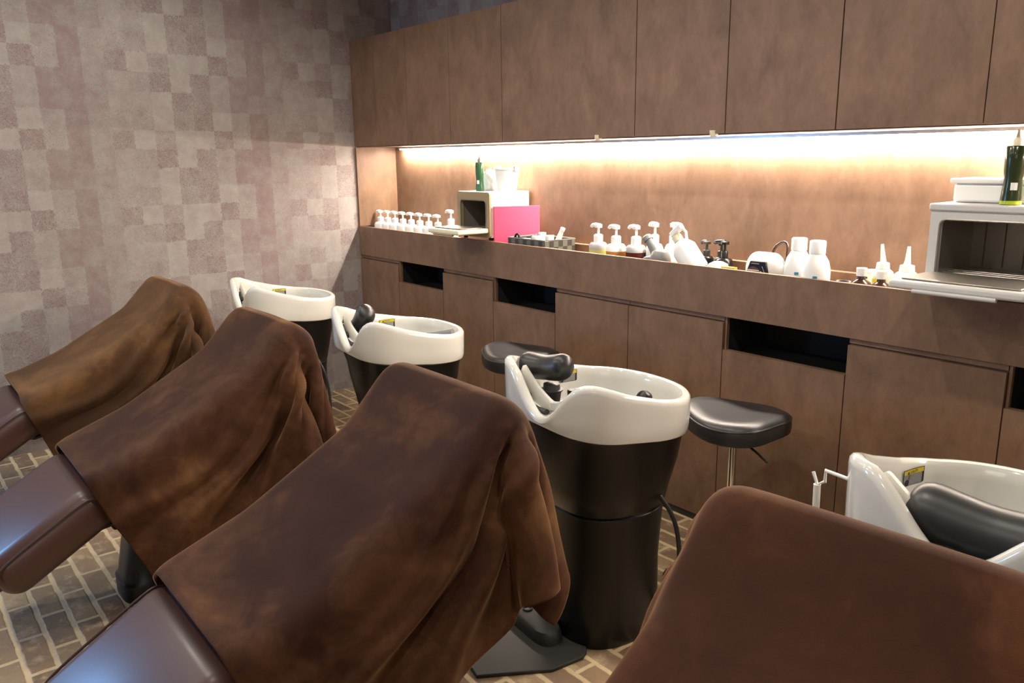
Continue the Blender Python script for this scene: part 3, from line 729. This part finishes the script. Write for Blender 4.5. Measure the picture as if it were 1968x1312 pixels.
# towel warmers
def warmer(name, x, y, z, W_, D_, H_, dl, shell, face, label, ribs):
    t = thing(name, (x, y, z), label, 'towel warmer')
    s_ = MB(); k = .022
    s_.box(0, W_, .012, D_, H_-.012, H_); s_.box(0, W_, .012, D_, 0, .02); s_.box(0, .015, .012, D_, .02, H_-.012); s_.box(W_-.015, W_, .012, D_, .02, H_-.012); s_.box(.015, W_-.015, D_-.01, D_, .02, H_-.012)
    s_.build('case', shell, t, smooth=False, bev=.003)
    # face frame with rounded opening
    n = 9; out = []; inn = []
    def rr(x0, x1, z0, z1, r):
        P = []
        for cx_, cz_, a0 in ((x1-r, z1-r, 0), (x0+r, z1-r, PI/2), (x0+r, z0+r, PI), (x1-r, z0+r, 1.5*PI)):
            for i in range(n): a = a0+i/(n-1)*PI/2; P.append((cx_+r*math.cos(a), cz_+r*math.sin(a)))
        return P
    o_ = rr(0, W_, 0, H_, .014); i_ = rr(k*1.3, W_-k*1.3, k*1.4, H_-k*1.9, .018)
    fr = MB(); A = [Vector((a, 0, b)) for a, b in o_]; Bq = [Vector((a, 0, b)) for a, b in i_]; C_ = [Vector((a, .02, b)) for a, b in i_]; D0 = [Vector((a, .013, b)) for a, b in o_]
    fr.loft([D0, A, Bq, C_], False, False); fr.build('face_frame', face, t, bev=0)
    MB().tube([Vector((a, -.001, b)) for a, b in i_]+[Vector((i_[0][0], -.001, i_[0][1]))], .003, 6).build('door_seal', STEEL, t)
    L_ = MB(); x0, x1, z0, z1 = .02, W_-.02, .028, H_-.03
    e = .003
    L_.box(x0, x0+e, .02, D_-.015, z0, z1); L_.box(x1-e, x1, .02, D_-.015, z0, z1); L_.box(x0, x1, .02, D_-.015, z0, z0+e); L_.box(x0, x1, .02, D_-.015, z1-e, z1); L_.box(x0, x1, D_-.018, D_-.015, z0, z1)
    L_.build('inner_lining', ribs, t, smooth=False)
    R_ = MB()
    for i in range(5):
        xx = x0+(x1-x0)*(i+.7)/5.6; R_.tube([(xx, D_-.022, z0+.02), (xx, D_-.022, z1-.01)], .002, 6)
    for i in range(7):
        yy = .03+i*(D_-.06)/6; R_.tube([(x0+.004, yy, z0+.016), (x1-.004, yy, z0+.016)], .0018, 6)
    R_.build('wire_rack', STEEL, t)
    dr = MB(); dr.box(.003, W_-.003, -dl, -.004, .026, .05); d_ = dr.build('door', face if shell is face else CREAM, t, bev=.008, seg=3)
    MB().box(.025, W_-.025, -dl+.03, -.03, .0505, .056).build('door_inner_plate', STEEL, d_, bev=.004)
    MB().tube([(W_*.2, -dl+.005, .024), (W_*.8, -dl+.005, .024)], .007).build('door_handle', face, d_)
    ft = MB()
    for xx in (.03, W_-.03):
        for yy in (.03, D_-.03): ft.lathe([(0, -.014), (.012, -.014), (.014, 0.0), (0, 0.0)], 14, (xx, yy, 0))
    ft.build('feet', BLKM, t)
    return t
tw1 = warmer('towel_warmer', 1.09, .005, 1.06, .28, .262, .23, .195, WHT, BEIGE, 'small towel warmer with beige face and open door, left part of counter', DKST)
tw2 = warmer('towel_warmer', 3.542, .0, 1.06, .36, .275, .25, .235, WARMG, WARMG, 'large light grey towel warmer with open door at the right edge', STEEL)
MB().box(-.006, .366, -.006, .28, .232, .253).build('lid_rim', WARMG, tw2, bev=.005)
# on the small warmer
def spray(name, x, y, z, H, r, m, label, mt=None, cap=GREYP, foot=None):
    t = thing(name, (x, y, z), label, 'bottle')
    MB().lathe([(0, 0), (r, 0), (r*1.02, .01), (r*.96, H*.15), (r*.86, H*.32), (r*.95, H*.45), (r, H*.6), (r, H*.775), (r*.9, H*.79), (0, H*.79)], 24).build('bottle_body', m, t)
    if foot: MB().lathe([(0, .001), (r*1.03, .001), (r*1.03, H*.055), (0, H*.055)], 24).build('bottle_foot', foot, t)
    MB().lathe([(0, H*.79), (r*.45, H*.79), (r*.42, H*.87), (r*.2, H*.9), (r*.12, H), (0, H)], 18).build('spray_nozzle', cap, t)
    lab = MB(); lab.add([(r*1.01*math.cos(a)*.99, r*1.01*math.sin(a)*.99, zz) for zz in (H*.2, H*.3) for a in [-1.4+.16*i for i in range(5)]], [(i, i+1, i+6, i+5) for i in range(4)])
    lab.build('paper_label', WHT, t)
    return t
spray('spray_bottle', 1.20, .075, 1.291, .186, .0225, GRN, 'green spray bottle standing on the small towel warmer')
g2 = spray('spray_bottle', 3.735, .05, 1.314, .205, .027, GRND, 'dark olive spray bottle on the large towel warmer, right edge', cap=CREAM, foot=LIME)
# crumpled white bag + tub on the warmer
def blob(name, cx_, cy_, z, sx, sy, sz, m, label, cat, seed=1, amp=.18, parent=None):
    bm = bmesh.new(); bmesh.ops.create_icosphere(bm, subdivisions=4, radius=1)
    from mathutils import noise
    for v in bm.verts:
        n_ = noise.noise(v.co*2.1+Vector((seed, 0, 0)))+.5*noise.noise(v.co*4.3+Vector((0, seed, 0)))
        c = v.co*(1+amp*n_); c.z = max(c.z, -.62)
        v.co = Vector((cx_+c.x*sx, cy_+c.y*sy, z+(c.z+.62)*sz/1.62))
    me = bpy.data.meshes.new(name); bm.to_mesh(me); bm.free()
    o = link(name, me, m, parent)
    if label: tag(o, label, cat)
    return o
blob('plastic_bag', 1.17, .16, 1.291, .05, .04, .105, BAG, 'crumpled white plastic bag behind the green spray bottle', 'bag', 3, .45)
t = thing('white_tub', (1.308, .17, 1.291), 'white open tub on top of the small towel warmer', 'tub')
MB().lathe([(0, 0), (.045, 0), (.058, .105), (.064, .108), (.064, .116), (.055, .116), (.043, .012), (0, .01)], 32, sx=1.2).build('tub_shell', WHT, t)
for sgn in (-1, 1): MB().box(-.012, .012, -.012, .012, .10, .128, T(sgn*.072, 0, 0)).build('grip', WHT, t, bev=.004)
t = thing('white_box', (3.665, .16, 1.314), 'white lidded plastic box on the large towel warmer', 'box')
MB().prism([(-.105, -.07), (.105, -.07), (.105, .07), (-.105, .07)], 0, .055).build('box_body', WHT, t, bev=.008)
MB().box(-.115, .115, -.078, .078, .055, .07).build('lid', WHT, t, bev=.005)
# steel-grey side box behind warmer and the pink folder
t = thing('document_folder', (1.388, .025, ZT), 'bright pink plastic folder standing upright beside the small warmer', 'folder', rz=1.13)
MB().box(0, .235, 0, .004, 0, .235).build('front_cover', PINK, t, smooth=False, bev=.001)
MB().box(0, .235, .016, .020, 0, .228).build('back_cover', PINK, t, smooth=False, bev=.001)
MB().box(-.003, .001, 0, .02, 0, .235).build('spine', PINK, t, smooth=False)
MB().box(.006, .228, .006, .014, .002, .215).build('papers', WHT, t, smooth=False)
# woven tray
def woven(x, y, z, W_, D_, H_):
    t = thing('woven_tray', (x, y, z), 'black and grey woven strap tray of small bottles', 'tray')
    WV = mat('woven_straps', (.1, .1, .1), .45); N = NT(WV); q = N.pos(True)
    ck = N.n('ShaderNodeTexChecker'); N.set(ck.inputs[0], N.mapv(q, (1, 1, 1), (.003, .003, .004))); ck.inputs[3].default_value = 34
    ck.inputs[1].default_value = (*lin(92, 92, 84), 1); ck.inputs[2].default_value = (*lin(52, 52, 48), 1); N.color(ck.outputs[0]); N.bump(ck.outputs[1], .7, .004)
    s_ = MB(); s_.box(0, W_, 0, .006, 0, H_); s_.box(0, W_, D_-.006, D_, 0, H_); s_.box(0, .006, .006, D_-.006, 0, H_); s_.box(W_-.006, W_, .006, D_-.006, 0, H_)
    s_.build('woven_sides', WV, t, smooth=False, bev=.001); MB().box(.006, W_-.006, .006, D_-.006, 0, .006).build('tray_base', BLKM, t, smooth=False)
    r_ = MB().tube([(0, 0, H_), (W_, 0, H_), (W_, D_, H_), (0, D_, H_), (0, 0, H_)], .003, 6).build('rim', GREYP, t)
    return t
woven(1.49, .026, ZT, .28, .195, .088)
ZB = ZT+.007
smalls = [(1.56, .09, .075, .02, WHT, 'low white jar in the woven tray nearest the pink folder'), (1.62, .14, .105, .02, WHT, 'white capped bottle in the middle of the woven tray'),
          (1.655, .07, .095, .022, CLR, 'clear capped jar at the centre front of the woven tray'), (1.72, .10, .10, .023, WHT, 'wide white capped bottle at the right end of the woven tray')]
for x, y, h, r, m, l in smalls:
    t = thing('small_bottle', (x, y, ZB), l, 'bottle', 'small bottles in the woven tray')
    MB().lathe([(0, 0), (r, 0), (r, h*.62), (r*.6, h*.68), (0, h*.68)], 20).build('bottle_body', m, t)
    MB().lathe([(0, h*.68), (r*.8, h*.68), (r*.95, h*.75), (r*.95, h), (0, h)], 20).build('cap', WHT, t)
t = thing('tube_tool', (1.70, .17, ZB+.02), 'white slanted dispenser leaning out of the woven tray', 'dispenser')
MB().tube([(-.03, 0, 0), (0, 0, .04), (.03, 0, .10)], [.018, .017, .010]).build('tube_body', WHT, t); MB().lathe([(0, 0), (.012, 0), (.012, .012), (0, .012)], 14, M=T(.033, 0, .10) @ RY(.5)).build('tube_cap', WHT, t)
MB().tube(path([(1.505, .05, ZB+.02), (1.52, .05, ZB+.088), (1.545, .05, ZB+.094), (1.56, .05, ZB+.05)]), .006).build('curled_clip', BLK)
tag(bpy.data.objects['curled_clip'], 'dark curled clip sticking out of the woven tray', 'clip')
# pumps in the middle
pump('pump_bottle', 2.05, .10, ZT, .182, .042, CLR, 'clear pump bottle with pale oil next to the woven tray', 'pump bottles with coloured liquid', liquid=OLV, headm=WHT)
pump('pump_bottle', 2.16, .10, ZT, .182, .044, WHT, 'pump bottle with amber liquid, second after the woven tray', 'pump bottles with coloured liquid', liquid=AMB, headm=WHT)
pump('pump_bottle', 2.26, .12, ZT, .186, .044, CLR, 'pump bottle with dark red liquid beside the grey spray gun', 'pump bottles with coloured liquid', liquid=WINE, headm=WHT)
pump('pump_bottle', 2.335, .155, ZT, .2, .036, WHT, 'white pump bottle directly behind the grey spray gun, nozzle to the left', None, rz=PI-.3)
pump('pump_bottle', 2.40, .20, ZT, .2, .036, WHT, 'white pump bottle behind the grey spray gun, nozzle to the right', None, rz=0)
# grey spray gun shaped bottle
t = thing('spray_gun', (2.445, .065, ZT), 'grey plastic spray gun with a slanted nozzle, leaning in the trough', 'spray gun')
MB().lathe([(0, 0), (.036, .0), (.044, .02), (.044, .06), (.034, .09), (.018, .1), (0, .1)], 28).build('gun_body', GREYP, t)
MB().tube([(-.01, 0, .07), (-.04, 0, .105), (-.062, -.005, .135)], [.026, .02, .017]).build('gun_neck', GREYP, t)
MB().lathe([(0, 0), (.021, 0), (.021, .018), (.017, .022), (0, .022)], 20, M=T(-.06, -.005, .132) @ RY(-.75)).build('gun_cap', GREYP, t)
MB().tube(path([(-.035, -.012, .06), (-.07, -.015, .05), (-.075, -.015, .015)]), .012).build('trigger', GREYP, t)
# leaning large white spray bottle
t = thing('trigger_bottle', (2.60, .075, ZT+.062), 'big white trigger bottle lying tilted in the trough beside the spray gun', 'bottle')
Mx = RY(-.72)
MB().lathe([(0, -.05), (.04, -.05), (.045, -.04), (.045, .06), (.03, .09), (.016, .10), (.016, .115), (0, .115)], 28, M=Mx, sx=1.15).build('bottle_body', WHT, t)
MB().lathe([(0, .10), (.02, .10), (.02, .125), (.012, .13), (0, .13)], 20, M=Mx).build('collar', CREAM, t)
MB().box(-.016, .05, -.012, .012, .13, .155, Mx).build('spray_head', WHT, t, bev=.005)
MB().tube([Mx @ Vector(q) for q in ((.045, 0, .14), (.05, 0, .11), (.035, 0, .085))], .006).build('trigger', WHT, t)
# dark pumps
pump('pump_bottle', 2.575, .20, ZT, .135, .03, BLK, 'small black pump bottle peeking over the tilted white bottle', 'black pump bottles', headm=BLKM, nl=.022)
pump('pump_bottle', 2.655, .19, ZT, .14, .03, BLK, 'small black pump bottle with silver collar left of the white jar', 'black pump bottles', headm=BLK, rz=-1.2, nl=.02)
pump('pump_bottle', 2.715, .13, ZT, .15, .034, BLK, 'black pump bottle with long thin chrome dark spout behind the white jar', None, headm=BLK, rz=PI, nl=.045, neck=.4)
t = thing('round_jar', (2.735, .065, ZT), 'round white domed jar in front of the black pump bottle', 'jar')
MB().lathe([(0, 0), (.042, 0), (.045, .02), (.044, .045), (.036, .066), (.018, .075), (0, .076)], 28).build('jar_body', WHT, t)
MB().lathe([(0, .0), (.0455, .018), (.0455, .024), (0, .03)], 28).build('lid_seam', CREAM, t)
o = MB().box(2.775, 2.835, .03, .05, ZT, ZT+.064).build('yellow_carton', YEL, smooth=False, bev=.001); tag(o, 'small yellow carton right of the round white jar', 'carton')
# white hair appliance
t = thing('hair_appliance', (2.928, .09, ZT), 'white rounded appliance with black control face and arched cable', 'appliance')
rg = []
for i in range(17):
    u = i/16*2-1; k = max(.1, (1-abs(u)**5))**.5
    rg.append([Vector((u*.07, .05*k*math.cos(q), .064+.062*k*math.sin(q))) for q in [2*PI*j/28 for j in range(28)]])
MB().loft(rg).build('housing', WHT, t)
fc = MB().prism([(-.055, .0), (.055, .0), (.035, .075), (-.028, .075)], 0, .012, T(.0, -.045, .022) @ RX(PI/2)); f_ = fc.build('control_face', BLK, t, bev=.003)
MB().lathe([(.026, 0), (.032, 0), (.032, .006), (.026, .006)], 28, M=T(-.01, -.056, .045) @ RX(PI/2)).build('dial_ring', CHR, f_)
for dx in (-.016, .003): MB().lathe([(0, 0), (.0065, 0), (.0065, .008), (0, .008)], 16, M=T(dx, -.056, .047) @ RX(PI/2)).build('button', CREAM, f_)
for a, b_ in (((-.022, .088), (.012, .088)), ((.024, .08), (.036, .055))): MB().tube([(a[0], -.0575, a[1]), (b_[0], -.0575, b_[1])], .002, 6).build('silver_trim', CHR, f_)
for dx, dz in ((.02, .06), (.028, .05), (.034, .04)): MB().lathe([(0, 0), (.0025, 0), (.0025, .003), (0, .003)], 10, M=T(dx, -.0565, dz) @ RX(PI/2)).build('indicator', CREAM, f_)
MB().tube(path([(.01, .02, .10), (.015, .03, .14), (.045, .035, .163), (.068, .03, .15), (.072, .02, .10), (.066, .02, .06)]), .0055).build('cable', BRN, t)
# two tall white bottles
def jug(x, y, l):
    t = thing('white_bottle', (x, y, ZT), l, 'bottle', 'twin white screw cap bottles')
    MB().lathe([(0, 0), (.044, 0), (.047, .006), (.047, .085), (.040, .115), (.026, .138), (.024, .145), (0, .145)], 32).build('bottle_body', WHT, t)
    MB().lathe([(0, .143), (.027, .143), (.027, .182), (.024, .186), (0, .186)], 28).build('cap', WHT, t)
    for k in range(2):
        lab = MB(); lab.add([(.0478*math.cos(a), .0478*math.sin(a), zz) for zz in (.045+.014*k, .055+.014*k) for a in [-1.25+.1*i for i in range(4)]], [(i, i+1, i+5, i+4) for i in range(3)])
        lab.build('print_mark', BLU if k else GRYP, t)
    return t
jug(3.054, .10, 'tall white screw cap bottle beside the appliance, farther of the pair'); jug(3.152, .055, 'tall white screw cap bottle with blue print, right one of the pair')
t = thing('black_dish', (3.242, .07, ZT), 'shallow black dish right of the twin white bottles', 'dish')
MB().lathe([(0, .03), (.02, .03), (.030, .052), (.033, .054), (.031, .03), (.02, 0), (0, 0)], 32, sx=1.0).build('dish_shell', BLK, t)
# nozzle bottles
def nozzle(x, y, H, r, m, l, tilt=0, m2=None, capm=None):
    t = thing('nozzle_bottle', (x, y, ZT), l, 'bottle', 'pointed nozzle bottles')
    MB().lathe([(0, 0), (r, 0), (r, H*.42), (r*.9, H*.5), (r*.55, H*.56), (0, H*.56)], 24).build('bottle_body', m, t)
    MB().lathe([(0, H*.56), (r*.6, H*.56), (r*.55, H*.66), (r*.25, H*.68), (0, H*.68)], 20).build('collar', WHT, t)
    MB().lathe([(0, H*.67), (r*.26, H*.67), (r*.12, H), (0, H)], 14, M=T(0, 0, H*.67) @ RY(tilt) @ T(0, 0, -H*.67)).build('nozzle', WHT, t)
    return t
a1 = nozzle(3.345, .135, .182, .036, CREAM, 'cream nozzle bottle with a yellow mark, standing among the small brown bottles', -.15)
lab = MB(); lab.add([(.0368*math.cos(a), .0368*math.sin(a), zz) for zz in (.058, .07) for a in [-2.0+.16*i for i in range(4)]], [(i, i+1, i+5, i+4) for i in range(3)]); lab.build('yellow_mark', YLW, a1)
nozzle(3.425, .135, .18, .04, WHT, 'white nozzle bottle next to the open door of the large warmer', 0)
nozzle(3.375, .218, .15, .02, WHT, 'thin white nozzle bottle tilted between the two larger nozzle bottles', .25)
nozzle(3.495, .19, .14, .022, WHT, 'small white nozzle bottle by the left side of the large warmer', 0)
def dropper(x, y, H, l):
    t = thing('brown_bottle', (x, y, ZT), l, 'bottle', 'squat brown bottles')
    MB().lathe([(0, 0), (.036, 0), (.038, .01), (.038, H*.42), (.03, H*.56), (.014, H*.66), (.012, H*.78), (0, H*.78)], 28).build('bottle_body', BRN, t)
    MB().lathe([(0, H*.76), (.016, H*.76), (.017, H), (0, H)], 20).build('cap', WHT, t); return t
dropper(3.315, .055, .108, 'squat brown bottle with white cap, farther from the large warmer'); dropper(3.388, .045, .106, 'squat brown bottle with white cap in front of the nozzle bottles')
t = thing('cream_tub', (3.482, .055, ZT), 'cream coloured tub under the open door of the large warmer', 'tub')
MB().lathe([(0, 0), (.034, 0), (.038, .06), (.040, .062), (.040, .07), (0, .07)], 28, sx=1.1).build('tub_body', CREAM, t)
t = thing('wire_holder', (3.275, .20, ZT), 'white perforated little basket behind the brown bottles', 'basket')
MB().lathe([(0, 0), (.028, 0), (.034, .075), (.037, .077), (.037, .082), (.030, .082), (.025, .006), (0, .006)], 24).build('basket_shell', WHT, t)
for i in range(8):
    a = 2*PI*i/8; MB().lathe([(0, 0), (.004, 0), (.004, .002), (0, .002)], 8, M=T(.0325*math.cos(a), .0325*math.sin(a), .06) @ RZ(a) @ RY(PI/2)).build('hole', BLKM, t)
